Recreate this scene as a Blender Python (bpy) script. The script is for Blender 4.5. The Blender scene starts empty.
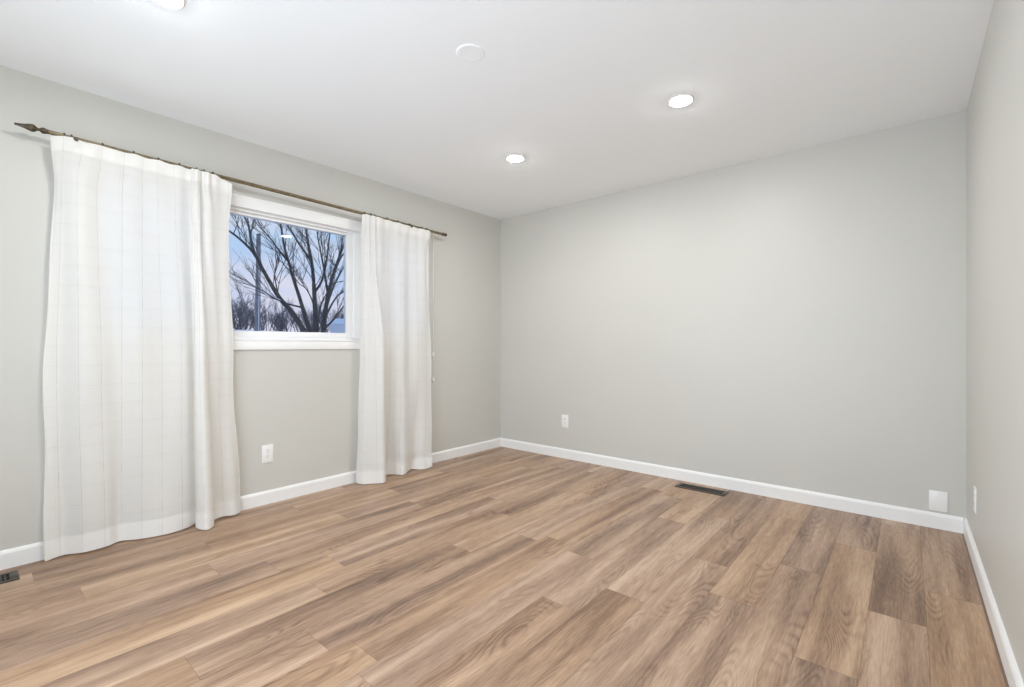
import bpy, bmesh, math, random
from mathutils import Vector, Matrix

S = bpy.context.scene
COL = S.collection
PI = math.pi
R = math.radians

# ------------------------------------------------------------------ camera
W, D, H = 3.60, 4.40, 2.44            # room: x 0..W, y -D..0, z 0..H ; corner at origin
cam_d = bpy.data.cameras.new('camera')
cam = bpy.data.objects.new('camera', cam_d); COL.objects.link(cam)
cam.location = (3.3389, -3.7308, 1.083)
cam.rotation_euler = (R(90), 0, R(40.4075))
cam_d.sensor_fit = 'HORIZONTAL'; cam_d.sensor_width = 36.0
cam_d.lens = 36.0 * 464.0 / 1024.0
cam_d.shift_y = 2.1 / 1024.0
cam_d.clip_start = 0.02; cam_d.clip_end = 400
S.camera = cam

# ------------------------------------------------------------------ colour + world
S.view_settings.view_transform = 'Standard'
S.view_settings.look = 'None'
S.view_settings.gamma = 1.0
S.view_settings.use_curve_mapping = False
S.view_settings.exposure = 0.12
S.cycles.max_bounces = 16
S.cycles.diffuse_bounces = 12
S.cycles.transmission_bounces = 12
S.cycles.transparent_max_bounces = 24
S.cycles.sample_clamp_indirect = 6.0
LAMP = 338.0                           # radiance of the ceiling downlight lenses
SKY = 1.0


def N(nt, t, **kw):
    n = nt.nodes.new(t)
    for k, v in kw.items():
        setattr(n, k, v)
    return n


def L(nt, a, b):
    nt.links.new(a, b)


def math_node(nt, op, a, b=None, c=None, clamp=False):
    n = N(nt, 'ShaderNodeMath', operation=op); n.use_clamp = clamp
    for i, v in enumerate((a, b, c)):
        if v is None:
            continue
        if isinstance(v, (int, float)):
            n.inputs[i].default_value = v
        else:
            L(nt, v, n.inputs[i])
    return n.outputs[0]


def ramp(nt, fac, stops):
    n = N(nt, 'ShaderNodeValToRGB')
    e = n.color_ramp.elements
    while len(e) < len(stops):
        e.new(0.5)
    for el, (p, c) in zip(e, stops):
        el.position = p
        el.color = (*c, 1) if len(c) == 3 else c
    L(nt, fac, n.inputs[0])
    return n.outputs[0]


def lin(r, g, b):
    f = lambda v: (v / 255 / 12.92) if v <= 10 else ((v / 255 + 0.055) / 1.055) ** 2.4
    return (f(r), f(g), f(b))


world = bpy.data.worlds.new('dusk_sky'); S.world = world
world.use_nodes = True
nt = world.node_tree; nt.nodes.clear()
tc = N(nt, 'ShaderNodeTexCoord')
sx = N(nt, 'ShaderNodeSeparateXYZ'); L(nt, tc.outputs['Generated'], sx.inputs[0])
base = ramp(nt, sx.outputs[2], [(0.0, lin(222, 214, 232)), (0.10, lin(192, 205, 240)), (0.28, lin(160, 204, 243)), (0.6, lin(120, 165, 225))])
mp = N(nt, 'ShaderNodeMapping'); mp.inputs['Scale'].default_value = (4.0, 4.0, 16.0)
mp.inputs['Location'].default_value = (0.7, 1.9, 0.35)
L(nt, tc.outputs['Generated'], mp.inputs[0])
nz = N(nt, 'ShaderNodeTexNoise'); nz.inputs['Scale'].default_value = 1.0
nz.inputs['Detail'].default_value = 5; nz.inputs['Roughness'].default_value = 0.55
L(nt, mp.outputs[0], nz.inputs[0])
cl = ramp(nt, nz.outputs[0], [(0.46, (0, 0, 0)), (0.72, (1, 1, 1))])
mx = N(nt, 'ShaderNodeMix', data_type='RGBA'); L(nt, cl, mx.inputs[0]); L(nt, base, mx.inputs[6])
mx.inputs[7].default_value = (*lin(226, 222, 238), 1)
bg = N(nt, 'ShaderNodeBackground'); L(nt, mx.outputs[2], bg.inputs[0]); bg.inputs[1].default_value = SKY
wo = N(nt, 'ShaderNodeOutputWorld'); L(nt, bg.outputs[0], wo.inputs[0])


# fill light added behind the camera to brighten the room, no known source there
bl = bpy.data.lights.new('added_fill_light', 'AREA'); bl.shape = 'RECTANGLE'; bl.size = 2.2; bl.size_y = 1.8
bl.energy = 50.0; bl.color = (0.78, 0.895, 1.0)
blo = bpy.data.objects.new('added_fill_light', bl); COL.objects.link(blo)
blo.location = (2.1, -4.33, 1.05); blo.rotation_euler = Vector((0.0, 1.0, 0.25)).to_track_quat('-Z', 'Y').to_euler()


# ------------------------------------------------------------------ materials
def new_mat(name):
    m = bpy.data.materials.new(name); m.use_nodes = True
    nt = m.node_tree
    p = nt.nodes['Principled BSDF']
    return m, nt, p


def obj_coords(nt):
    return N(nt, 'ShaderNodeTexCoord').outputs['Object']


def simple(name, col, rough=0.5, metal=0.0, var=0.0, scale=40.0, bump=0.0, bscale=300.0, spec=0.5):
    m, nt, p = new_mat(name)
    p.inputs['Roughness'].default_value = rough
    p.inputs['Metallic'].default_value = metal
    p.inputs['Specular IOR Level'].default_value = spec
    co = obj_coords(nt)
    nz = N(nt, 'ShaderNodeTexNoise'); nz.inputs['Scale'].default_value = scale; nz.inputs['Detail'].default_value = 4
    L(nt, co, nz.inputs[0])
    a = tuple(max(0, c * (1 - var)) for c in col); b = tuple(min(1, c * (1 + var)) for c in col)
    L(nt, ramp(nt, nz.outputs[0], [(0.3, a), (0.7, b)]), p.inputs['Base Color'])
    if bump:
        n2 = N(nt, 'ShaderNodeTexNoise'); n2.inputs['Scale'].default_value = bscale; n2.inputs['Detail'].default_value = 3
        L(nt, co, n2.inputs[0])
        bp = N(nt, 'ShaderNodeBump'); bp.inputs['Strength'].default_value = bump; bp.inputs['Distance'].default_value = 0.001
        L(nt, n2.outputs[0], bp.inputs['Height']); L(nt, bp.outputs[0], p.inputs['Normal'])
    return m


M = {}
M['wall'] = simple('greige_wall_paint', (0.608, 0.60, 0.565), 0.45, var=0.012, scale=1.5, bump=0.25, bscale=220, spec=0.55)
M['ceiling'] = simple('white_ceiling_paint', (0.935, 0.962, 0.985), 0.8, var=0.008, scale=2, bump=0.3, bscale=150, spec=0.2)
M['trim'] = simple('white_trim_paint', (0.88, 0.88, 0.875), 0.35, var=0.01, scale=6)
M['vinyl'] = simple('white_window_vinyl', (0.86, 0.86, 0.87), 0.3, var=0.01, scale=6)
M['plastic'] = simple('white_plastic', (0.88, 0.88, 0.87), 0.3, var=0.01, scale=20)
M['slot'] = simple('dark_slot', (0.05, 0.05, 0.05), 0.6, var=0.1)
M['screw'] = simple('screw_metal', (0.55, 0.55, 0.54), 0.35, metal=0.6, var=0.1)
M['bronze'] = simple('antique_bronze', lin(128, 114, 90), 0.36, metal=0.55, var=0.35, scale=70)
M['bronze_dark'] = simple('dark_bronze', lin(92, 82, 68), 0.40, metal=0.5, var=0.35, scale=90)
M['vent'] = simple('oil_rubbed_vent_metal', lin(74, 68, 60), 0.42, metal=0.5, var=0.2, scale=60)
M['duct'] = simple('dark_duct', (0.012, 0.012, 0.012), 0.8, var=0.2)
M['snow'] = simple('snow', (0.82, 0.86, 0.93), 0.8, var=0.06, scale=0.8, bump=0.4, bscale=3)
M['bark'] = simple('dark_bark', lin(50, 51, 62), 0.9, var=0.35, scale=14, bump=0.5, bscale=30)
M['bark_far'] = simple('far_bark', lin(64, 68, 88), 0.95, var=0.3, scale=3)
M['pole'] = simple('weathered_pole', lin(128, 126, 132), 0.9, var=0.2, scale=5)
M['siding'] = simple('pale_siding', (0.66, 0.68, 0.72), 0.7, var=0.06, scale=3)
M['dark_glass'] = simple('dark_glass', (0.06, 0.07, 0.09), 0.1, var=0.1)
M['cord'] = simple('white_cord', (0.80, 0.79, 0.76), 0.7, var=0.04, scale=200)


def emission(name, col, s):
    m = bpy.data.materials.new(name); m.use_nodes = True
    nt = m.node_tree; nt.nodes.clear()
    e = N(nt, 'ShaderNodeEmission'); e.inputs[0].default_value = (*col, 1); e.inputs[1].default_value = s
    o = N(nt, 'ShaderNodeOutputMaterial'); L(nt, e.outputs[0], o.inputs[0])
    return m


M['lens'] = emission('downlight_lens', (1.0, 1.0, 0.965), LAMP)


def pane_mat():
    m = bpy.data.materials.new('window_glass'); m.use_nodes = True
    nt = m.node_tree; nt.nodes.clear()
    t = N(nt, 'ShaderNodeBsdfTransparent'); t.inputs[0].default_value = (0.97, 0.985, 0.98, 1)
    g = N(nt, 'ShaderNodeBsdfGlossy'); g.inputs['Roughness'].default_value = 0.01
    f = N(nt, 'ShaderNodeFresnel'); f.inputs[0].default_value = 1.5
    mixs = N(nt, 'ShaderNodeMixShader'); L(nt, f.outputs[0], mixs.inputs[0])
    L(nt, t.outputs[0], mixs.inputs[1]); L(nt, g.outputs[0], mixs.inputs[2])
    o = N(nt, 'ShaderNodeOutputMaterial'); L(nt, mixs.outputs[0], o.inputs[0])
    return m


M['glass'] = pane_mat()


def curtain_mat(name='white_windowpane_linen', trans=0.34, hor=1.0, tint=(0.925, 0.915, 0.895)):
    m = bpy.data.materials.new(name); m.use_nodes = True
    nt = m.node_tree; nt.nodes.clear()
    uv = N(nt, 'ShaderNodeUVMap'); uv.uv_map = 'UVMap'
    s = N(nt, 'ShaderNodeSeparateXYZ'); L(nt, uv.outputs[0], s.inputs[0])
    u, v = s.outputs[0], s.outputs[1]

    def lines(t, period, width, phase=0.0):
        a = math_node(nt, 'ADD', t, phase)
        fr = math_node(nt, 'FRACT', math_node(nt, 'DIVIDE', a, period))
        d = math_node(nt, 'ABSOLUTE', math_node(nt, 'SUBTRACT', fr, 0.5))
        return math_node(nt, 'SUBTRACT', 1.0, math_node(nt, 'SMOOTH_MIN', math_node(nt, 'DIVIDE', d, width / period), 1.0, 0.2), clamp=True)
    l1 = lines(u, 0.092, 0.0020)
    l2 = math_node(nt, 'MULTIPLY', lines(u, 0.092, 0.0014, 0.012), 0.35)
    l3 = math_node(nt, 'MULTIPLY', lines(v, 0.103, 0.0022), 0.40 * hor)
    l4 = math_node(nt, 'MULTIPLY', lines(v, 0.103, 0.0015, 0.014), 0.22 * hor)
    allv = math_node(nt, 'MAXIMUM', math_node(nt, 'MAXIMUM', l1, l2), math_node(nt, 'MAXIMUM', l3, l4))
    # woven slubs: the threads are broken up along their length
    nz = N(nt, 'ShaderNodeTexNoise'); nz.inputs['Scale'].default_value = 14; nz.inputs['Detail'].default_value = 3
    L(nt, uv.outputs[0], nz.inputs[0])
    br = ramp(nt, nz.outputs[0], [(0.35, (0.35,) * 3), (0.65, (1,) * 3)])
    fac = math_node(nt, 'MULTIPLY', math_node(nt, 'MULTIPLY', allv, br), 0.62)
    w1 = N(nt, 'ShaderNodeTexNoise'); w1.inputs['Scale'].default_value = 1; w1.inputs['Detail'].default_value = 3
    mp = N(nt, 'ShaderNodeMapping'); mp.inputs['Scale'].default_value = (600, 30, 1)
    L(nt, uv.outputs[0], mp.inputs[0]); L(nt, mp.outputs[0], w1.inputs[0])
    cmix = N(nt, 'ShaderNodeMix', data_type='RGBA')
    L(nt, fac, cmix.inputs[0])
    L(nt, ramp(nt, w1.outputs[0], [(0.3, tuple(c * 0.97 for c in tint)), (0.7, tint)]), cmix.inputs[6])
    cmix.inputs[7].default_value = (0.52, 0.47, 0.42, 1)
    d = N(nt, 'ShaderNodeBsdfDiffuse'); L(nt, cmix.outputs[2], d.inputs[0])
    t = N(nt, 'ShaderNodeBsdfTranslucent'); L(nt, cmix.outputs[2], t.inputs[0])
    mixs = N(nt, 'ShaderNodeMixShader'); mixs.inputs[0].default_value = trans
    L(nt, d.outputs[0], mixs.inputs[1]); L(nt, t.outputs[0], mixs.inputs[2])
    o = N(nt, 'ShaderNodeOutputMaterial'); L(nt, mixs.outputs[0], o.inputs[0])
    return m


M['curtain'] = curtain_mat()
M['curtain_hem'] = curtain_mat('white_linen_hem', 0.16, 0.0)


def floor_mat():
    m, nt, p = new_mat('oak_vinyl_planks')
    uv = N(nt, 'ShaderNodeUVMap'); uv.uv_map = 'UVMap'
    at = N(nt, 'ShaderNodeAttribute'); at.attribute_name = 'plank'
    sa = N(nt, 'ShaderNodeSeparateColor'); L(nt, at.outputs['Color'], sa.inputs[0])
    tone, seed, warm = sa.outputs[0], sa.outputs[1], sa.outputs[2]
    su = N(nt, 'ShaderNodeSeparateXYZ'); L(nt, uv.outputs[0], su.inputs[0])
    u, v = su.outputs[0], su.outputs[1]

    def field(ku, kv, ks, detail, rough=0.5, dist=0.0):
        c = N(nt, 'ShaderNodeCombineXYZ')
        L(nt, math_node(nt, 'MULTIPLY', u, ku), c.inputs[0])
        L(nt, math_node(nt, 'MULTIPLY', v, kv), c.inputs[1])
        L(nt, math_node(nt, 'MULTIPLY', seed, ks), c.inputs[2])
        n = N(nt, 'ShaderNodeTexNoise'); n.inputs['Scale'].default_value = 1
        n.inputs['Detail'].default_value = detail; n.inputs['Roughness'].default_value = rough
        n.inputs['Distortion'].default_value = dist
        L(nt, c.outputs[0], n.inputs[0])
        return n.outputs[0]
    broad = field(11, 0.8, 91, 2, 0.5, 0.25)         # wide soft streaks
    med = field(60, 3.0, 171, 3, 0.6, 0.2)            # bands of early and late wood
    fine = field(190, 13, 57, 4, 0.6)                 # fibres and pores
    cath = field(6.5, 1.25, 133, 1.0, 0.4, 0.15)      # cathedral arches = contours of a stretched field
    ring = math_node(nt, 'MULTIPLY_ADD', math_node(nt, 'SINE', math_node(nt, 'MULTIPLY', cath, 150)), 0.5, 0.5)
    ring = math_node(nt, 'POWER', ring, 2.2)
    rmask = ramp(nt, field(7, 1.6, 211, 2, 0.5), [(0.50, (0, 0, 0)), (0.68, (1, 1, 1))])
    ring = math_node(nt, 'MULTIPLY', ring, rmask)
    knot = ramp(nt, field(11, 3.0, 317, 2, 0.5, 0.5), [(0.70, (0, 0, 0)), (0.80, (1, 1, 1))])
    # darkness of the wood
    k = math_node(nt, 'MULTIPLY', math_node(nt, 'SUBTRACT', broad, 0.5), 1.15)
    k = math_node(nt, 'ADD', k, math_node(nt, 'MULTIPLY', math_node(nt, 'SUBTRACT', med, 0.5), 0.34))
    k = math_node(nt, 'ADD', k, math_node(nt, 'MULTIPLY', math_node(nt, 'SUBTRACT', fine, 0.5), 0.60))
    k = math_node(nt, 'ADD', k, math_node(nt, 'MULTIPLY', ring, 0.20))
    k = math_node(nt, 'ADD', k, math_node(nt, 'MULTIPLY', knot, 0.25))
    k = math_node(nt, 'ADD', k, tone, clamp=True)
    c1 = ramp(nt, k, [(0.08, lin(199, 169, 140)), (0.42, lin(168, 136, 108)), (0.68, lin(131, 102, 80)), (1.0, lin(82, 61, 48))])
    c2 = ramp(nt, k, [(0.08, lin(202, 177, 159)), (0.42, lin(166, 140, 122)), (0.68, lin(127, 104, 90)), (1.0, lin(77, 61, 53))])
    cm = N(nt, 'ShaderNodeMix', data_type='RGBA'); L(nt, warm, cm.inputs[0]); L(nt, c2, cm.inputs[6]); L(nt, c1, cm.inputs[7])
    L(nt, cm.outputs[2], p.inputs['Base Color'])
    L(nt, math_node(nt, 'MULTIPLY_ADD', fine, 0.15, 0.30), p.inputs['Roughness'])
    p.inputs['Specular IOR Level'].default_value = 0.4
    bp = N(nt, 'ShaderNodeBump'); bp.inputs['Strength'].default_value = 0.12; bp.inputs['Distance'].default_value = 0.0006
    L(nt, math_node(nt, 'ADD', fine, math_node(nt, 'MULTIPLY', ring, -0.3)), bp.inputs['Height'])
    L(nt, bp.outputs[0], p.inputs['Normal'])
    return m


M['floor'] = floor_mat()


# ------------------------------------------------------------------ mesh helpers
def add_box(bm, x0, x1, y0, y1, z0, z1, bevel=0.0, seg=2):
    g = bmesh.ops.create_cube(bm, size=1.0)
    vs = g['verts']
    bmesh.ops.scale(bm, vec=(x1 - x0, y1 - y0, z1 - z0), verts=vs)
    bmesh.ops.translate(bm, vec=((x0 + x1) / 2, (y0 + y1) / 2, (z0 + z1) / 2), verts=vs)
    if bevel:
        es = list({e for v in vs for e in v.link_edges})
        bmesh.ops.bevel(bm, geom=es, offset=bevel, segments=seg, affect='EDGES', profile=0.5)


def bx(*a, **k):
    bm = bmesh.new(); add_box(bm, *a, **k); return bm


def add_prism(bm, pts, axis, a, b):
    """extrude a 2D outline along an axis ('x': pts=(y,z), 'y': pts=(x,z), 'z': pts=(x,y))"""
    def mk(p, t):
        return {'x': (t, p[0], p[1]), 'y': (p[0], t, p[1]), 'z': (p[0], p[1], t)}[axis]
    va = [bm.verts.new(mk(p, a)) for p in pts]
    vb = [bm.verts.new(mk(p, b)) for p in pts]
    n = len(pts)
    bm.faces.new(va); bm.faces.new(vb[::-1])
    for i in range(n):
        bm.faces.new((va[i], vb[i], vb[(i + 1) % n], va[(i + 1) % n]))


def add_tube(bm, pts, rad, sides=8, cap=True):
    pts = [Vector(p) for p in pts]
    if isinstance(rad, (int, float)):
        rad = [rad] * len(pts)
    rings = []
    ref = Vector((0.13, 0.21, 1.0)).normalized()
    for i, p in enumerate(pts):
        d = (pts[min(i + 1, len(pts) - 1)] - pts[max(i - 1, 0)])
        d = d.normalized() if d.length > 1e-9 else Vector((0, 0, 1))
        r0 = ref if abs(d.dot(ref)) < 0.95 else Vector((1, 0.1, 0)).normalized()
        a = d.cross(r0).normalized(); b = d.cross(a).normalized()
        rings.append([bm.verts.new(p + (a * math.cos(2 * PI * k / sides) + b * math.sin(2 * PI * k / sides)) * rad[i]) for k in range(sides)])
    for i in range(len(rings) - 1):
        for k in range(sides):
            bm.faces.new((rings[i][k], rings[i][(k + 1) % sides], rings[i + 1][(k + 1) % sides], rings[i + 1][k]))
    if cap:
        bm.faces.new(rings[0][::-1]); bm.faces.new(rings[-1])


def add_lathe(bm, prof, axis='z', n=28, origin=(0, 0, 0)):
    """prof = (radius, t) along the axis"""
    o = Vector(origin)
    ax = {'x': (Vector((1, 0, 0)), Vector((0, 1, 0)), Vector((0, 0, 1))),
          'y': (Vector((0, 1, 0)), Vector((0, 0, 1)), Vector((1, 0, 0))),
          'z': (Vector((0, 0, 1)), Vector((1, 0, 0)), Vector((0, 1, 0)))}[axis]
    rings = []
    for r, t in prof:
        r = max(r, 1e-5)
        rings.append([bm.verts.new(o + ax[0] * t + (ax[1] * math.cos(2 * PI * k / n) + ax[2] * math.sin(2 * PI * k / n)) * r) for k in range(n)])
    for i in range(len(rings) - 1):
        for k in range(n):
            bm.faces.new((rings[i][k], rings[i][(k + 1) % n], rings[i + 1][(k + 1) % n], rings[i + 1][k]))
    bm.faces.new(rings[0][::-1]); bm.faces.new(rings[-1])


def add_torus(bm, c, Rr, r, axis='y', n=20, m=8):
    c = Vector(c)
    A, B, C_ = {'y': (Vector((1, 0, 0)), Vector((0, 0, 1)), Vector((0, 1, 0))), 'z': (Vector((1, 0, 0)), Vector((0, 1, 0)), Vector((0, 0, 1))), 'x': (Vector((0, 1, 0)), Vector((0, 0, 1)), Vector((1, 0, 0)))}[axis]
    g = []
    for i in range(n):
        t = 2 * PI * i / n
        d = A * math.cos(t) + B * math.sin(t)
        g.append([bm.verts.new(c + d * (Rr + r * math.cos(2 * PI * j / m)) + C_ * (r * math.sin(2 * PI * j / m))) for j in range(m)])
    for i in range(n):
        for j in range(m):
            bm.faces.new((g[i][j], g[(i + 1) % n][j], g[(i + 1) % n][(j + 1) % m], g[i][(j + 1) % m]))


def obj(name, bm, mat, parent=None, smooth=False, loc=None):
    bmesh.ops.recalc_face_normals(bm, faces=bm.faces)
    me = bpy.data.meshes.new(name); bm.to_mesh(me); bm.free()
    if mat:
        me.materials.append(mat)
    if smooth:
        me.polygons.foreach_set('use_smooth', [True] * len(me.polygons))
        me.set_sharp_from_angle(angle=R(40))
    o = bpy.data.objects.new(name, me); COL.objects.link(o)
    if parent:
        o.parent = parent
    if loc:
        o.location = loc
    return o


def tag(o, label, cat, group=None, kind=None):
    o['label'] = label; o['category'] = cat
    if group: o['group'] = group
    if kind: o['kind'] = kind
    return o


def thing(name, label, cat, loc=(0, 0, 0), rotz=0.0, group=None):
    o = bpy.data.objects.new(name, None); COL.objects.link(o)
    o.empty_display_size = 0.05
    o.location = loc; o.rotation_euler = (0, 0, rotz)
    return tag(o, label, cat, group)


def struct(name, bm, mat, label, cat, smooth=False):
    o = obj(name, bm, mat, None, smooth)
    return tag(o, label, cat, kind='structure')


def copy_tree(o, parent=None):
    c = o.copy(); COL.objects.link(c)
    if parent: c.parent = parent
    for ch in list(o.children):
        copy_tree(ch, c)
    return c


# ------------------------------------------------------------------ floor: individual planks in one surface
PW, PL, GAP = 0.18, 1.22, 0.0006
rng = random.Random(11)
ROW0 = 3.398 - 19 * PW                       # left seam of row 0 (about -0.022)
joints = {18: -1.338, 19: -0.985, 16: -1.115, 14: -1.320, 17: -1.860, 13: -1.880, 12: -2.120, 8: -3.240,
          4: -2.955, 3: -3.403, 6: -2.530, 11: -2.895}
# (row, joint at the plank's near end) -> tone
tones = {(18, -1.338): 0.575, (16, -1.115): 0.557, (14, -1.320): 0.540, (17, -3.080): 0.557, (13, -3.100): 0.532,
         (12, -3.340): 0.489, (8, -3.240): 0.532, (4, -2.955): 0.532, (3, -4.623): 0.540, (6, -2.530): 0.456,
         (13, -0.660): 0.489, (19, -0.985): 0.489}
bm = bmesh.new()
uvl = bm.loops.layers.uv.new('UVMap')
cl_ = bm.loops.layers.float_color.new('plank')


def quad(cs, uvs, attr):
    f = bm.faces.new([bm.verts.new(c) for c in cs])
    for l, t in zip(f.loops, uvs):
        l[uvl].uv = t; l[cl_] = attr


for r in range(20):
    x0, x1 = ROW0 + r * PW, ROW0 + (r + 1) * PW
    j = joints.get(r, -rng.uniform(0.2, 1.2))
    y = j
    while y > -D - 0.2:
        y -= PL
    while y < 0.0:
        ya, yb = y, y + PL
        tone = rng.choice([0.39, 0.41, 0.43, 0.45, 0.47])
        for (rr, jj), t in tones.items():
            if rr == r and abs(jj - ya) < 0.02:
                tone = t
        at_ = (tone, rng.random(), rng.uniform(0.3, 1.0), 1)
        a, b_, c, d = max(x0, -0.02), min(x1, W + 0.02), max(ya, -D - 0.02), min(yb, 0.02)
        g = GAP
        ux0, ux1, uy0, uy1 = a - x0, b_ - x0, c - ya, d - ya
        quad([(a + g, c + g, 0), (b_ - g, c + g, 0), (b_ - g, d - g, 0), (a + g, d - g, 0)],
             [(ux0, uy0), (ux1, uy0), (ux1, uy1), (ux0, uy1)], at_)
        dk = (at_[0] + 0.16, at_[1], at_[2], 1); zz = -0.0008
        quad([(a, c, zz), (b_, c, zz), (b_ - g, c + g, 0), (a + g, c + g, 0)], [(ux0, uy0), (ux1, uy0), (ux1, uy0), (ux0, uy0)], dk)
        quad([(b_, c, zz), (b_, d, zz), (b_ - g, d - g, 0), (b_ - g, c + g, 0)], [(ux1, uy0), (ux1, uy1), (ux1, uy1), (ux1, uy0)], dk)
        quad([(b_, d, zz), (a, d, zz), (a + g, d - g, 0), (b_ - g, d - g, 0)], [(ux1, uy1), (ux0, uy1), (ux0, uy1), (ux1, uy1)], dk)
        quad([(a, d, zz), (a, c, zz), (a + g, c + g, 0), (a + g, d - g, 0)], [(ux0, uy1), (ux0, uy0), (ux0, uy0), (ux0, uy1)], dk)
        y += PL
# subfloor slab under the planks
for cs in ([(-0.12, -D - 0.12, -0.1), (W + 0.12, -D - 0.12, -0.1), (W + 0.12, 0.12, -0.1), (-0.12, 0.12, -0.1)],
           [(-0.12, -D - 0.12, -0.0009), (W + 0.12, -D - 0.12, -0.0009), (W + 0.12, 0.12, -0.0009), (-0.12, 0.12, -0.0009)]):
    quad(cs, [(0, 0)] * 4, (0.8, 0.5, 0.5, 1))
struct('floor', bm, M['floor'], 'wood-look plank floor in light brown oak running toward the far wall', 'floor')

# ------------------------------------------------------------------ walls, ceiling, baseboards
T = 0.12
WY0, WY1, WZ0, WZ1 = -3.345, -1.05, 1.118, 2.004        # window opening in the left wall
bm = bmesh.new()
add_box(bm, -T, 0, -D - T, WY0, 0, H)
add_box(bm, -T, 0, WY1, T, 0, H)
add_box(bm, -T, 0, WY0, WY1, 0, WZ0)
add_box(bm, -T, 0, WY0, WY1, WZ1, H)
struct('wall_left', bm, M['wall'], 'greige painted wall with the curtained window', 'wall')
struct('wall_back', bx(0, W, 0, T, 0, H), M['wall'], 'plain greige far wall opposite the camera', 'wall')
struct('wall_right', bx(W, W + T, -D - T, T, 0, H), M['wall'], 'greige side wall at the right edge', 'wall')
bm = bmesh.new()
add_box(bm, 0, 0.9, -D - T, -D, 0, H); add_box(bm, 3.3, W, -D - T, -D, 0, H); add_box(bm, 0.9, 3.3, -D - T, -D, 2.05, H)
struct('wall_front', bm, M['wall'], 'greige wall behind the camera', 'wall')
struct('ceiling', bx(-T, W + T, -D - T, T, H, H + T), M['ceiling'], 'flat white ceiling with recessed downlights', 'ceiling')


def base_prof(h=0.090, t=0.014):
    return [(0, 0.0), (t, 0.0), (t, h - 0.016), (t - 0.004, h - 0.006), (t - 0.008, h), (0, h)]


bm = bmesh.new(); add_prism(bm, base_prof(), 'y', -D, 0.0)
struct('baseboard_left', bm, M['trim'], 'white baseboard along the window wall', 'baseboard')
bm = bmesh.new(); add_prism(bm, [(-x, z) for x, z in base_prof()], 'x', 0.014, W - 0.014)
struct('baseboard_back', bm, M['trim'], 'white baseboard along the far wall', 'baseboard')
bm = bmesh.new(); add_prism(bm, [(W - x, z) for x, z in base_prof()], 'y', -D, 0.0)
struct('baseboard_right', bm, M['trim'], 'white baseboard along the right wall', 'baseboard')
bm = bmesh.new(); add_prism(bm, [(-D + x, z) for x, z in base_prof()], 'x', 0.014, 0.9); add_prism(bm, [(-D + x, z) for x, z in base_prof()], 'x', 3.3, W - 0.014)
struct('baseboard_front', bm, M['trim'], 'white baseboard behind the camera', 'baseboard')

# ------------------------------------------------------------------ window unit: three lights in one white frame
win = thing('window_1', 'wide white framed window looking out on bare winter trees', 'window')
win['kind'] = 'structure'
FX0, FX1 = -0.095, -0.012
ML, MR = -2.735, -1.688                                 # mullion centres
bm = bmesh.new()
fr = 0.030
add_box(bm, FX0, FX1, WY0, WY0 + fr, WZ0, WZ1, 0.002)
add_box(bm, FX0, FX1, WY1 - fr, WY1, WZ0, WZ1, 0.002)
add_box(bm, FX0, FX1, WY0 + fr, WY1 - fr, WZ0, WZ0 + 0.022, 0.002)
add_box(bm, FX0, FX1, WY0 + fr, WY1 - fr, WZ1 - fr, WZ1, 0.002)
for mc in (ML, MR):
    add_box(bm, FX0, FX1 + 0.004, mc - 0.047, mc + 0.047, WZ0 + 0.022, WZ1 - fr, 0.003)
obj('window_frame', bm, M['vinyl'], win, True)
LZ0, LZ1 = WZ0 + 0.022, WZ1 - fr
for (a, b_) in ((WY0 + fr, ML - 0.047), (ML + 0.047, MR - 0.047), (MR + 0.047, WY1 - fr)):
    bm = bmesh.new()
    s, xa, xb = 0.050, -0.080, -0.034
    if abs(a - (ML + 0.047)) < 1e-6:
        sl, sr, sb, st = 0.045, 0.050, 0.042, 0.020
    else:
        sl, sr, sb, st = 0.045, 0.045, 0.042, 0.026
    add_box(bm, xa, xb, a, a + sl, LZ0, LZ1, 0.003)
    add_box(bm, xa, xb, b_ - sr, b_, LZ0, LZ1, 0.003)
    add_box(bm, xa, xb, a + sl, b_ - sr, LZ0, LZ0 + sb, 0.003)
    add_box(bm, xa, xb, a + sl, b_ - sr, LZ1 - st, LZ1, 0.003)
    sash = obj('sash', bm, M['vinyl'], win, True)
    obj('pane', bx(-0.060, -0.056, a + sl - 0.006, b_ - sr + 0.006, LZ0 + sb - 0.006, LZ1 - st + 0.006), M['glass'], sash)
bm = bmesh.new()
add_box(bm, 0.0, 0.013, WY0 - 0.055, WY1 + 0.055, WZ1 - 0.012, WZ1 + 0.068, 0.002)     # head casing
add_box(bm, 0.0, 0.013, WY0 - 0.055, WY0 + 0.008, WZ0, WZ1 - 0.012, 0.002)
add_box(bm, 0.0, 0.013, WY1 - 0.008, WY1 + 0.055, WZ0, WZ1 - 0.012, 0.002)
add_box(bm, 0.0, 0.012, WY0 - 0.055, WY1 + 0.055, WZ0 - 0.062, WZ0 - 0.004, 0.002)     # apron
obj('casing', bm, M['trim'], win, True)
obj('sill', bx(-0.012, 0.015, WY0 - 0.03, WY1 + 0.03, WZ0 - 0.004, WZ0 + 0.012, bevel=0.003), M['vinyl'], win, True)

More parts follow.
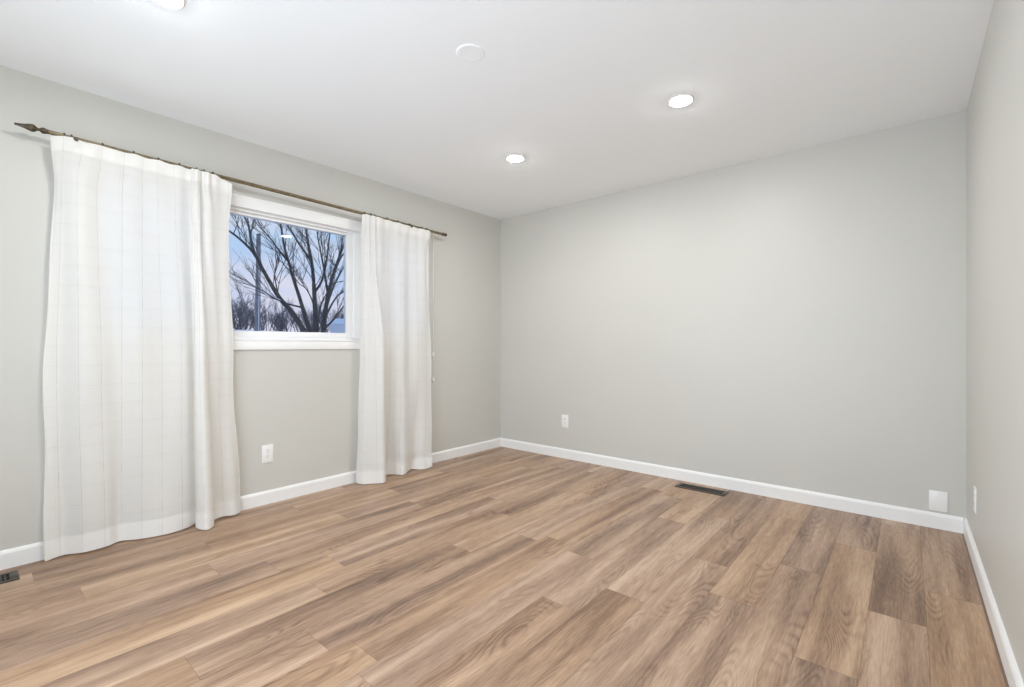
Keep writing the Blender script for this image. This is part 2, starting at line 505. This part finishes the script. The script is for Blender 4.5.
door = thing('added_door_1', 'white framed glazed door, added unseen behind the camera to go with the fill light', 'door')  # unseen door made up to give the added fill light an opening
door['kind'] = 'structure'
bm = bmesh.new()
for a, b_ in ((0.9, 0.98), (2.05, 2.15), (3.22, 3.3)):
    add_box(bm, a, b_, -D - 0.10, -D - 0.03, 0.0, 2.05, 0.003)
for a, b_ in ((0.0, 0.09), (1.96, 2.05)):
    add_box(bm, 0.98, 3.22, -D - 0.10, -D - 0.03, a, b_, 0.003)
obj('added_door_frame', bm, M['vinyl'], door, True)
for a, b_ in ((0.975, 2.055), (2.145, 3.225)):
    obj('pane', bx(a, b_, -D - 0.066, -D - 0.062, 0.085, 1.965), M['glass'], door)

# ------------------------------------------------------------------ curtain rod
RX = 0.09


def rod_z(y):
    return 2.145 - 0.0146 * (y + 3.5)


rod = thing('curtain_rod', 'long dark bronze curtain rod with spindle finial above the window', 'curtain rod', (RX, -2.17, rod_z(-2.17)))
RO = Vector((RX, -2.17, rod_z(-2.17)))


def robj(name, bm, mat):
    bmesh.ops.translate(bm, vec=-RO, verts=bm.verts)
    return obj(name, bm, mat, rod, True)


bm = bmesh.new()
add_tube(bm, [(RX, -3.482, rod_z(-3.482)), (RX, -2.68, rod_z(-2.68))], 0.0105, 16)
add_tube(bm, [(RX, -2.68, rod_z(-2.68)), (RX, -0.90, rod_z(-0.90))], 0.0118, 16)
robj('rod_tube', bm, M['bronze'])
bm = bmesh.new()
y0 = -3.482; z0 = rod_z(-3.482)
add_lathe(bm, [(0.0, -0.103), (0.0045, -0.1025), (0.0058, -0.099), (0.0058, -0.092), (0.0075, -0.082), (0.0105, -0.070), (0.0150, -0.057), (0.0182, -0.047), (0.0188, -0.042),
               (0.0175, -0.036), (0.0120, -0.029), (0.0075, -0.024), (0.0072, -0.018), (0.0110, -0.013), (0.0150, -0.009), (0.0150, 0.001), (0.0120, 0.006), (0.0112, 0.014)],
          'y', 24, (RX, y0, z0))
robj('finial', bm, M['bronze_dark'])
bm = bmesh.new()
add_lathe(bm, [(0.0112, -0.012), (0.0150, -0.006), (0.0150, 0.006), (0.0095, 0.012), (0.0090, 0.018), (0.0135, 0.026), (0.0150, 0.034), (0.0125, 0.042), (0.006, 0.047), (0.0, 0.0485)],
          'y', 24, (RX, -0.895, rod_z(-0.895)))
robj('finial', bm, M['bronze_dark'])
for by in (-3.372, -1.272):
    z = rod_z(by)
    bm = bmesh.new()
    add_box(bm, 0.0, 0.005, by - 0.010, by + 0.010, z - 0.045, z + 0.020, 0.002)
    add_tube(bm, [(0.004, by, z - 0.014), (0.03, by, z - 0.016), (0.065, by, z - 0.020), (RX, by, z - 0.0185), (RX + 0.016, by, z - 0.010), (RX + 0.018, by, z + 0.003)], 0.0042, 10)
    add_lathe(bm, [(0.0045, 0.0), (0.0045, 0.012), (0.0095, 0.014), (0.0110, 0.020), (0.0095, 0.026), (0.004, 0.028)], 'x', 14, (RX + 0.014, by, z - 0.012))
    robj('bracket', bm, M['bronze_dark'])

# ------------------------------------------------------------------ curtains


def catmull(pts, t):
    n = len(pts) - 1
    f = min(max(t, 0), 1) * n
    i = min(int(f), n - 1); f -= i
    p0, p1, p2, p3 = (Vector(pts[max(i - 1, 0)]), Vector(pts[i]), Vector(pts[i + 1]), Vector(pts[min(i + 2, n)]))
    return 0.5 * ((2 * p1) + (p2 - p0) * f + (2 * p0 - 5 * p1 + 4 * p2 - p3) * f * f + (3 * p1 - p0 - 3 * p2 + p3) * f ** 3)


def smooth01(t):
    t = min(max(t, 0), 1); return t * t * (3 - 2 * t)


def make_curtain(label, rows, nu, wrinkle, zbot, top_edge, group, name='curtain'):
    """rows: list of (t 0..1 from top to bottom, control points (x,y))"""
    nv = 90
    root = thing(name, label, 'curtain', (0.09, rows[-1][1][len(rows[-1][1]) // 2][1], 0.004), 0, group)
    O = Vector(root.location)
    grid = []
    for iv in range(nv + 1):
        tv = iv / nv
        k = 0
        while k < len(rows) - 2 and rows[k + 1][0] <= tv:
            k += 1
        f = smooth01((tv - rows[k][0]) / (rows[k + 1][0] - rows[k][0]))
        line = []
        for iu in range(nu + 1):
            tu = iu / nu
            a = catmull(rows[k][1], tu); b = catmull(rows[k + 1][1], tu)
            p = a.lerp(b, f)
            zt = top_edge(p[1], tu); zb = zbot(tu)
            z = zt + (zb - zt) * tv
            dx, dy = wrinkle(tu, tv)
            line.append(Vector((max(p[0] + dx, 0.021), p[1] + dy, z)))
        grid.append(line)
    # arc length at two thirds of the height gives the cloth's own u
    mid = grid[int(nv * 0.66)]
    arc = [0.0]
    for i in range(nu):
        arc.append(arc[-1] + (mid[i + 1] - mid[i]).length)

    def sheet(i0, i1, off, nm, parent):
        bm = bmesh.new(); uvl = bm.loops.layers.uv.new('UVMap')
        V = []
        for iv in range(i0, i1 + 1):
            row = []
            for iu in range(nu + 1):
                p = grid[iv][iu]
                if off:
                    d = grid[iv][min(iu + 1, nu)] - grid[iv][max(iu - 1, 0)]
                    nrm = Vector((d.y, -d.x, 0)); nrm.normalize()
                    p = p + nrm * off
                row.append((bm.verts.new(p - O), (arc[iu], grid[iv][iu].z)))
            V.append(row)
        for a in range(len(V) - 1):
            for b in range(nu):
                q = (V[a][b], V[a][b + 1], V[a + 1][b + 1], V[a + 1][b])
                fc = bm.faces.new([x[0] for x in q])
                for l, x in zip(fc.loops, q):
                    l[uvl].uv = x[1]
        me = bpy.data.meshes.new(nm); bm.to_mesh(me); bm.free()
        me.materials.append(M['curtain' if nm == 'curtain_cloth' else 'curtain_hem'])
        me.polygons.foreach_set('use_smooth', [True] * len(me.polygons))
        o = bpy.data.objects.new(nm, me); COL.objects.link(o); o.parent = parent
        return o
    sheet(0, nv, 0, 'curtain_cloth', root)
    sheet(0, 3, 0.0026, 'header_band', root)
    sheet(nv - 4, nv, 0.0030, 'hem_band', root)
    # selvedge welt down each side edge
    for iu in (0, nu):
        bm = bmesh.new()
        add_tube(bm, [grid[iv][iu] - O for iv in range(nv + 1)], 0.0020, 6)
        so = obj('side_hem', bm, M['cord'], root, True)
    return root, grid


# ring positions along the rod (world y)
rings_l = [-3.412, -3.385, -3.265, -3.135, -3.025, -2.925, -2.838, -2.800, -2.752]
rings_r = [-1.707, -1.652, -1.618, -1.500, -1.395, -1.275, -1.145, -1.085]

botL = [(0.065, -3.478), (0.036, -3.409), (0.080, -3.333), (0.079, -3.245), (0.046, -3.184), (0.085, -3.104), (0.110, -2.990), (0.100, -2.890),
        (0.070, -2.835), (0.150, -2.852), (0.200, -2.838), (0.214, -2.812), (0.180, -2.775), (0.100, -2.752), (0.066, -2.690), (0.085, -2.635), (0.053, -2.586)]
midL = [(0.060, -3.480), (0.066, -3.425), (0.112, -3.350), (0.094, -3.262), (0.070, -3.190), (0.106, -3.105), (0.094, -2.985), (0.106, -2.895),
        (0.078, -2.845), (0.135, -2.858), (0.165, -2.846), (0.170, -2.822), (0.140, -2.792), (0.090, -2.775), (0.096, -2.720), (0.080, -2.676), (0.066, -2.632)]
upL = [(0.070, -3.447), (0.104, -3.415), (0.126, -3.360), (0.098, -3.280), (0.108, -3.195), (0.104, -3.105), (0.110, -3.010), (0.104, -2.925),
       (0.094, -2.862), (0.130, -2.872), (0.142, -2.855), (0.136, -2.832), (0.104, -2.818), (0.122, -2.800), (0.130, -2.765), (0.106, -2.718), (0.098, -2.668)]
topL = [(0.092, -3.462), (0.110, -3.405), (0.110, -3.340), (0.106, -3.262), (0.107, -3.185), (0.106, -3.105), (0.107, -3.020), (0.106, -2.935),
        (0.104, -2.868), (0.122, -2.872), (0.128, -2.853), (0.120, -2.832), (0.105, -2.826), (0.124, -2.806), (0.122, -2.780), (0.108, -2.730), (0.106, -2.658)]


def top_edge_for(rings, lo, hi):
    def f(y, tu):
        z = rod_z(y) - 0.0075
        ys = sorted(rings)
        if y <= ys[0]:
            return z - 0.30 * max(0, ys[0] - y)
        if y >= ys[-1]:
            return z - 0.32 * (y - ys[-1])
        for a, b in zip(ys, ys[1:]):
            if a <= y <= b:
                s = b - a
                return z - 0.045 * s * math.sin(PI * (y - a) / s) if s > 0.02 else z
        return z
    return f


def wrL(tu, tv):
    a = 0.006 * math.sin(tu * 46 + 1.2) * math.sin(PI * min(tv * 1.4, 1)) + 0.004 * math.sin(tu * 23 + tv * 5) * tv
    a += 0.0035 * math.sin(tv * 21 + tu * 17) * tv * (1 - 0.4 * tv) + 0.004 * math.sin(tu * 90) * math.exp(-tv * 9)
    e = math.exp(-tu * 60)
    a += 0.010 * math.exp(-tv * 14)
    return a, 0.004 * math.sin(tv * 19) * e + 0.003 * math.sin(tv * 15 + 1) * math.exp(-(1 - tu) * 60)


make_curtain('left white windowpane-check curtain hung wide in front of the window', [(0.0, topL), (0.12, upL), (0.55, midL), (1.0, botL)],
             260, wrL, lambda tu: 0.006 + 0.004 * math.sin(tu * 9) ** 2, top_edge_for(rings_l, 0, 1), 'white check curtains on the rod')

botR = [(0.055, -1.748), (0.110, -1.738), (0.150, -1.685), (0.190, -1.645), (0.208, -1.610), (0.175, -1.572), (0.080, -1.550), (0.040, -1.480), (0.050, -1.420),
        (0.125, -1.372), (0.112, -1.290), (0.085, -1.220), (0.120, -1.150), (0.122, -1.060)]
midR = [(0.062, -1.728), (0.105, -1.714), (0.130, -1.680), (0.160, -1.640), (0.185, -1.605), (0.160, -1.565), (0.090, -1.550), (0.072, -1.480), (0.085, -1.410),
        (0.112, -1.350), (0.090, -1.270), (0.100, -1.190), (0.108, -1.110), (0.098, -1.042)]
upR = [(0.080, -1.738), (0.112, -1.722), (0.118, -1.690), (0.108, -1.662), (0.130, -1.640), (0.110, -1.615), (0.135, -1.590), (0.100, -1.520), (0.092, -1.440),
       (0.110, -1.360), (0.098, -1.280), (0.104, -1.200), (0.118, -1.120), (0.066, -1.075)]
topR = [(0.104, -1.738), (0.110, -1.712), (0.112, -1.690), (0.104, -1.662), (0.122, -1.642), (0.104, -1.620), (0.122, -1.596), (0.106, -1.520), (0.107, -1.440),
        (0.106, -1.360), (0.106, -1.280), (0.106, -1.200), (0.108, -1.120), (0.102, -1.058)]


def wrR(tu, tv):
    a = 0.005 * math.sin(tu * 38 + 0.6) * math.sin(PI * min(tv * 1.4, 1)) + 0.004 * math.sin(tu * 21 + tv * 6) * tv
    a += 0.003 * math.sin(tv * 24 + tu * 13) * tv + 0.003 * math.sin(tu * 80) * math.exp(-tv * 9)
    if tu > 0.55:
        a += 0.016 * math.sin((tu - 0.55) * 19) * smooth01((tv - 0.93) / 0.07)
    a += 0.010 * math.exp(-tv * 14)
    return a, 0.003 * math.sin(tv * 17) * math.exp(-tu * 50)


make_curtain('right white windowpane-check curtain gathered toward the far corner', [(0.0, topR), (0.12, upR), (0.55, midR), (1.0, botR)],
             220, wrR, lambda tu: 0.006 + 0.012 * smooth01((tu - 0.5) / 0.4) * (0.5 + 0.5 * math.sin(tu * 26)), top_edge_for(rings_r, 0, 1), 'white check curtains on the rod')

ORD = ['first', 'second', 'third', 'fourth', 'fifth', 'sixth', 'seventh', 'eighth', 'ninth', 'tenth']


def make_ring(label, y, group, proto=None):
    if proto is None:
        r = thing('curtain_ring', label, 'curtain ring', (RX, y, rod_z(y)), 0, group)
        bm = bmesh.new(); add_torus(bm, (0, 0, -0.0055), 0.0195, 0.0034, 'y')
        obj('ring_band', bm, M['bronze_dark'], r, True)
        bm = bmesh.new()
        add_torus(bm, (0.004, 0, -0.0315), 0.0046, 0.0014, 'y', 12, 6)
        add_box(bm, 0.001, 0.007, -0.003, 0.003, -0.050, -0.035, 0.001)
        obj('clip', bm, M['bronze_dark'], r, True)
        return r
    c = copy_tree(proto); c.location = (RX, y, rod_z(y)); tag(c, label, 'curtain ring', group)
    return c


proto = None
for i, y in enumerate(rings_l):
    r = make_ring('small dark bronze ring, %s from the left on the left curtain' % ORD[i], y, 'curtain rings of the left curtain', proto)
    proto = proto or r
for i, y in enumerate(rings_r):
    make_ring('small dark bronze ring, %s from the left on the right curtain' % ORD[i], y, 'curtain rings of the right curtain', proto)

# ------------------------------------------------------------------ blind cord beside the right curtain
bc = thing('blind_cord', 'thin white blind cord with two bead pulls beside the right curtain', 'cord', (0.02, -0.951, 2.125))
for dy, zend in ((0.0, 1.003), (0.004, 0.774)):
    bm = bmesh.new()
    add_tube(bm, [(0, dy, 0.0), (0.001, dy, -0.5), (0, dy, zend - 2.125)], 0.0017, 6)
    obj('cord_strand', bm, M['cord'], bc, True)
    bm = bmesh.new()
    add_lathe(bm, [(0.003, 0.021), (0.0065, 0.014), (0.0105, 0.002), (0.0115, -0.010), (0.0090, -0.019), (0.004, -0.023)], 'z', 14, (0, dy, zend - 2.125))
    obj('bead_pull', bm, M['plastic'], bc, True)
bm = bmesh.new(); add_box(bm, -0.020, 0.004, -0.006, 0.010, -0.004, 0.006, 0.002)
obj('cord_holder', bm, M['plastic'], bc, True)


# ------------------------------------------------------------------ wall plates (built facing +x, back at x=0)
def plate(name, label, cat, loc, rotz, group, w=0.076, h=0.122, outlet=True):
    t = thing(name, label, cat, loc, rotz, group)
    pl = obj('cover_plate', bx(0, 0.006, -w / 2, w / 2, -h / 2, h / 2, bevel=0.0025), M['plastic'], t, True)
    if outlet:
        for s in (1, -1):
            zc = s * 0.0195
            bm = bmesh.new()
            pts = []
            for k in range(24):
                a = 2 * PI * k / 24
                pts.append((max(-0.0165, min(0.0165, 0.0172 * math.cos(a) * 1.15)), zc + max(-0.0135, min(0.0135, 0.0172 * math.sin(a)))))
            add_prism(bm, pts, 'x', 0.005, 0.0078)
            rec = obj('receptacle', bm, M['plastic'], t)
            for (yy, hh) in ((-0.0065, 0.009), (0.0065, 0.0075)):
                obj('slot', bx(0.0074, 0.0082, yy - 0.0013, yy + 0.0013, zc + 0.002 - hh / 2 + 0.002, zc + 0.002 + hh / 2 + 0.002), M['slot'], rec)
            bm = bmesh.new(); add_lathe(bm, [(0.0026, 0.0074), (0.0026, 0.0082)], 'x', 12, (0, 0, zc - 0.0075))
            obj('ground_hole', bm, M['slot'], rec)
        scs = [0.0]
    else:
        scs = [0.040, -0.040]
    for zc in scs:
        bm = bmesh.new(); add_lathe(bm, [(0.0030, 0.0055), (0.0030, 0.0068), (0.002, 0.0073)], 'x', 12, (0, 0, zc))
        obj('screw', bm, M['screw'] if outlet else M['plastic'], t, True)
    return t


plate('electrical_outlet', 'white duplex outlet on the wall below the window between the curtains', 'outlet', (0, -2.395, 0.343), 0, 'duplex wall outlets')
plate('electrical_outlet', 'white duplex outlet low on the far wall near the left corner', 'outlet', (0.836, 0, 0.357), -PI / 2, 'duplex wall outlets')
plate('electrical_outlet', 'white outlet plate on the right wall seen edge on near the corner', 'outlet', (W, -0.480, 0.316), PI, 'duplex wall outlets')
plate('blank_wall_plate', 'square blank white plate just above the baseboard by the right corner', 'wall plate', (3.480, 0, 0.162), -PI / 2, None, 0.082, 0.118, False)


# ------------------------------------------------------------------ floor registers (long side along local y, 0.36 x 0.125)
def register(label, loc, rotz, group):
    t = thing('floor_vent', label, 'floor vent', loc, rotz, group)
    l, w, e, z = 0.18, 0.0625, 0.019, 0.005
    bm = bmesh.new()
    outer = [(-w, -l), (w, -l), (w, l), (-w, l)]
    add_box(bm, -w, -w + e, -l, l, 0.0, z, 0.0015); add_box(bm, w - e, w, -l, l, 0.0, z, 0.0015)
    add_box(bm, -w + e, w - e, -l, -l + 0.030, 0.0, z, 0.0015); add_box(bm, -w + e, w - e, l - 0.030, l, 0.0, z, 0.0015)
    obj('vent_frame', bm, M['vent'], t, True)
    obj('duct_opening', bx(-w + e - 0.002, w - e + 0.002, -l + 0.028, l - 0.028, 0.0002, 0.0009), M['duct'], t)
    bm = bmesh.new()
    n = 22; span = 2 * (l - 0.030)
    for k in range(1, n):
        yy = -l + 0.030 + span * k / n
        add_box(bm, -w + e, w - e, yy - 0.0022, yy + 0.0022, 0.001, 0.0042)
    add_box(bm, -0.0022, 0.0022, -l + 0.030, l - 0.030, 0.001, 0.0044)
    obj('grille_slats', bm, M['vent'], t)
    return t


register('dark bronze floor vent set in planks in front of the far wall', (2.160, -0.148, 0), PI / 2, 'floor vents')
register('dark bronze floor vent beside the window wall, cut by the left photo edge', (0.146, -3.752, 0), 0, 'floor vents')

# ------------------------------------------------------------------ ceiling fixtures


def downlight(label, loc, proto=None):
    if proto:
        c = copy_tree(proto); c.location = loc; c['label'] = label
        return c
    t = thing('ceiling_downlight', label, 'ceiling light', loc, 0, 'recessed ceiling downlights')
    bm = bmesh.new()
    add_lathe(bm, [(0.055, -0.001), (0.0555, -0.006), (0.060, -0.008), (0.066, -0.005), (0.069, 0.0), (0.055, 0.0)], 'z', 40)
    obj('trim_ring', bm, M['plastic'], t, True)
    bm = bmesh.new()
    add_lathe(bm, [(0.0552, -0.003), (0.0532, -0.0080), (0.045, -0.0110), (0.030, -0.0130), (0.012, -0.0138), (0.0, -0.0139)], 'z', 40)
    obj('light_lens', bm, M['lens'], t, True)
    return t


d0 = downlight('lit round downlight in the ceiling nearest the far left corner', (1.182, -1.160, H))
downlight('lit round downlight in the ceiling right of centre toward the far wall', (2.386, -1.172, H), d0)
downlight('lit ceiling downlight cut by the top photo edge above the left curtain', (1.150, -3.235, H), d0)
downlight('ceiling downlight overhead nearest the camera, out of the photo at top', (2.390, -3.235, H), d0)

cp = thing('ceiling_cover_plate', 'round blank white cover plate with two screws on the ceiling', 'cover plate', (1.797, -2.217, H))
bm = bmesh.new()
add_lathe(bm, [(0.067, 0.0), (0.066, -0.0015), (0.062, -0.0040), (0.057, -0.0050), (0.051, -0.0042), (0.0, -0.0042)], 'z', 44)
obj('cover_disc', bm, M['ceiling'], cp, True)
for s in (-1, 1):
    bm = bmesh.new(); add_lathe(bm, [(0.0045, -0.0040), (0.0045, -0.0054), (0.002, -0.0062)], 'z', 12, (0.030 * s, 0.034 * s, 0))
    obj('screw', bm, M['plastic'], cp, True)

# ------------------------------------------------------------------ outside
CAM = Vector(cam.location)
FW = Vector((-0.64822, 0.76145, 0)); RT = Vector((0.76145, 0.64822, 0)); UP = Vector((0, 0, 1))


def at(px, py, depth):
    """world point seen at a photo pixel, at a real distance along the view"""
    return CAM + (FW + RT * ((px - 512) / 464.0) - UP * ((py - 345.6) / 464.0)) * depth


def ground_z(x, y):
    d = max(0.0, -x - 1.0)
    z = -0.25 + 2.25 * smooth01(d / 27.0)
    return z + 0.06 * math.sin(x * 0.7 + y * 0.4) + 0.05 * math.sin(y * 0.9 - x * 0.23)


bm = bmesh.new()
gx, gy = 44, 40
V = [[bm.verts.new((-0.13 - 90 * (i / gx) ** 1.6, -45 + 110 * j / gy, ground_z(-0.13 - 90 * (i / gx) ** 1.6, -45 + 110 * j / gy))) for j in range(gy + 1)] for i in range(gx + 1)]
for i in range(gx):
    for j in range(gy):
        bm.faces.new((V[i][j], V[i][j + 1], V[i + 1][j + 1], V[i + 1][j]))
g = obj('snowy_ground', bm, M['snow'], None, True)
tag(g, 'snow-covered ground rising beyond the window', 'ground', kind='structure')

rt = random.Random(5)


def Z(X, Y):
    return (230 + X / 5.283, 205 + Y / 5.283)


LIMBS = [  # traced limbs: radius (m) at start and end, points in the window crop, depth offset at the tip
    (0.085, 0.018, [(405, 690), (330, 570), (265, 495), (215, 415), (165, 325), (130, 260), (75, 200), (0, 140), (-60, 110)], -1.6),
    (0.070, 0.014, [(430, 690), (395, 580), (365, 480), (335, 390), (310, 300), (285, 210), (268, 100), (258, 20), (250, -60)], 1.2),
    (0.080, 0.016, [(455, 690), (450, 560), (445, 460), (440, 380), (430, 290), (412, 200), (402, 120), (392, 20), (388, -60)], -0.6),
    (0.080, 0.016, [(492, 690), (500, 590), (520, 470), (545, 370), (572, 290), (605, 200), (640, 120), (670, 40)], 1.0),
    (0.045, 0.010, [(130, 260), (112, 190), (98, 110), (70, 50), (40, -20)], -2.2),
    (0.035, 0.009, [(310, 300), (255, 235), (205, 165), (150, 110), (110, 40)], 1.8),
    (0.036, 0.008, [(430, 290), (382, 230), (335, 155), (300, 95), (280, 20)], 0.9),
    (0.040, 0.009, [(447, 460), (485, 400), (510, 290), (524, 180), (532, 110), (540, 20)], -1.5),
    (0.038, 0.009, [(518, 480), (495, 330), (472, 215), (460, 140), (462, 50)], 1.9),
    (0.040, 0.010, [(515, 520), (548, 430), (600, 330), (660, 250)], -1.2),
    (0.036, 0.010, [(505, 590), (560, 490), (625, 440), (690, 420)], 2.0),
    (0.040, 0.010, [(498, 655), (556, 595), (612, 520), (690, 430)], -0.8),
    (0.030, 0.009, [(375, 540), (300, 520), (240, 495), (175, 455), (130, 430)], -1.0),
    (0.026, 0.007, [(445, 540), (428, 490), (400, 440), (360, 410), (330, 350)], 1.2),
    (0.030, 0.008, [(462, 620), (480, 530), (515, 460), (560, 400)], -1.5),
    (0.024, 0.006, [(255, 470), (237, 380), (248, 295), (270, 255)], 0.8),
    (0.040, 0.010, [(545, 370), (590, 270), (640, 230), (690, 200)], 1.4),
]
DEP = 11.0
base = at(*Z(455, 760), DEP)
tree = thing('bare_tree', 'large bare multi-stemmed tree with dark spreading limbs just outside the window', 'tree', (base.x, base.y, ground_z(base.x, base.y) - 0.05))
TO = Vector(tree.location)
limb_paths = []
for r0, r1, pts, dd in LIMBS:
    P = []
    n = len(pts)
    # start depth: continue from the parent limb when the branch starts on one
    start = DEP
    first = Vector(pts[0])
    for path2 in limb_paths:
        for q, pz in zip(path2[0], path2[1]):
            if (Vector(q) - first).length < 26:
                start = (pz - CAM).dot(FW)
    for k, q in enumerate(pts):
        dpt = start + (dd * (k / (n - 1)) ** 1.3 if start == DEP else dd * 0.6 * (k / (n - 1)))
        P.append(at(*Z(*q), dpt))
    limb_paths.append((pts, P, r0, r1))


def smooth_path(P, m=4):
    out = []
    for i in range((len(P) - 1) * m + 1):
        out.append(catmull([tuple(p) for p in P], i / ((len(P) - 1) * m)))
    return out


# trunk: short common bole the four stems leave from
bm = bmesh.new()
foot = TO + Vector((0, 0, 0))
fork = at(*Z(452, 690), DEP)
add_tube(bm, [foot - TO, (foot * 0.5 + fork * 0.5) - TO, fork - TO + Vector((0, 0, 0.05))], [0.24, 0.18, 0.14], 12)
obj('trunk', bm, M['bark'], tree, True)
twig = bmesh.new()


def grow(p, d, ln, r, lv, bmx, rnd, sides=4, spread=0.55, gmax=3):
    pts = [p.copy()]; dd = d.normalized()
    for _ in range(3):
        dd = (dd + Vector((rnd.uniform(-1, 1), rnd.uniform(-1, 1), rnd.uniform(-0.5, 0.9))) * 0.16).normalized()
        pts.append(pts[-1] + dd * ln / 3)
    add_tube(bmx, pts, [r, r * 0.85, r * 0.7, r * 0.5], sides, False)
    if lv <= 0:
        return
    for k in range(gmax):
        q = pts[rnd.choice((1, 2, 3))]
        nd = (dd + Vector((rnd.uniform(-1, 1), rnd.uniform(-1, 1), rnd.uniform(-0.4, 1.0))) * spread).normalized()
        grow(q, nd, ln * rnd.uniform(0.6, 0.8), r * 0.6, lv - 1, bmx, rnd, sides, spread, gmax)


for pts, P, r0, r1 in limb_paths:
    sp = smooth_path(P)
    n = len(sp)
    bm = bmesh.new()
    add_tube(bm, [p - TO for p in sp], [0.8 * (r0 + (r1 - r0) * (k / (n - 1)) ** 0.8) for k in range(n)], 9)
    obj('limb', bm, M['bark'], tree, True)
    for k in range(int(n * 0.3), n, 2):
        d = (sp[min(k + 1, n - 1)] - sp[k - 1]).normalized()
        nd = (d + Vector((rt.uniform(-1, 1), rt.uniform(-1, 1), rt.uniform(-0.3, 0.9))) * 0.8).normalized()
        grow(sp[k] - TO, nd, rt.uniform(0.35, 0.8), 0.010, 2, twig, rt)
tw = obj('twigs', twig, M['bark'], tree); tw['kind'] = 'stuff'
# snow lying along the low left-reaching branch
sp = smooth_path(limb_paths[12][1])
bm = bmesh.new()
add_tube(bm, [p - TO + Vector((0, 0, 0.022)) for p in sp[2:14]], [0.004] + [0.011] * 10 + [0.004], 8)
obj('snow_line', bm, M['snow'], tree, True)['label'] = 'snow lying on the low branch'

# utility pole
pb, pt_ = at(257.4, 336, 22.0), at(258.6, 235, 22.0)
pg = ground_z(pb.x, pb.y)
up = thing('utility_pole', 'weathered grey utility pole standing left of the bare tree outside', 'pole', (pb.x, pb.y, pg - 0.1))
PO = Vector(up.location)
bm = bmesh.new(); add_tube(bm, [Vector((0, 0, 0)), (pt_ - PO)], [0.125, 0.095], 14)
obj('pole_shaft', bm, M['pole'], up, True)
bm = bmesh.new(); add_tube(bm, [Vector((0.13, 0.0, 0.0)), (pt_ - PO) * 0.8 + Vector((0.108, 0, 0))], 0.02, 6)
obj('conduit', bm, M['siding'], up, True)
bm = bmesh.new(); add_lathe(bm, [(0.10, -0.01), (0.105, 0.01), (0.06, 0.05), (0.0, 0.06)], 'z', 14, tuple(pt_ - PO))
obj('pole_cap', bm, M['bark_far'], up, True)

# far tree line: bare trees
protos = []
for s in range(4):
    rr = random.Random(40 + s)
    bm = bmesh.new()
    for _ in range(6):
        d = Vector((rr.uniform(-0.45, 0.45), rr.uniform(-0.45, 0.45), 1))
        grow(Vector((rr.uniform(-0.9, 0.9), rr.uniform(-0.9, 0.9), 0)), d, rr.uniform(1.1, 2.1), 0.065, 4, bm, rr, 3, 0.62, 3)
    protos.append(bm)
meshes = []
for s, bm in enumerate(protos):
    me = bpy.data.meshes.new('far_tree_mesh'); bm.to_mesh(me); bm.free(); me.materials.append(M['bark_far']); meshes.append(me)
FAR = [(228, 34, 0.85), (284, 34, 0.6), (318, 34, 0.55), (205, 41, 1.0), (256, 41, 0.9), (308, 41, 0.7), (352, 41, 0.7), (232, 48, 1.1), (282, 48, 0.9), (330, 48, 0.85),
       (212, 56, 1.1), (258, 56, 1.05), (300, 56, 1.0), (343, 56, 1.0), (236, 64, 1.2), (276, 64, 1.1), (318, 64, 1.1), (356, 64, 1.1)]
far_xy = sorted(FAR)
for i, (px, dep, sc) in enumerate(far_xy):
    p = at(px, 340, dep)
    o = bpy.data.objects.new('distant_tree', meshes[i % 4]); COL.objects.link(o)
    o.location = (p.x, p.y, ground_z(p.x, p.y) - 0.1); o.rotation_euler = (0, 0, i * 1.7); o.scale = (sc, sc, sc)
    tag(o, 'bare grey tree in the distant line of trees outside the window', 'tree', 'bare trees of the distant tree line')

# snowy-roofed shed far right
hb = at(346, 336, 34)
hs = thing('shed', 'small pale shed with snow-covered roof at the lower right of the window view', 'shed', (hb.x, hb.y, ground_z(hb.x, hb.y) - 0.05), R(40.4))
obj('wall_panel', bx(-0.8, 0.8, -1.0, 1.0, 0, 0.75), M['siding'], hs)
bm = bmesh.new(); add_prism(bm, [(-1.15, 0.72), (1.15, 0.72), (1.15, 0.80), (0, 1.15), (-1.15, 0.80)], 'x', -0.95, 0.95)
obj('roof', bm, M['snow'], hs)
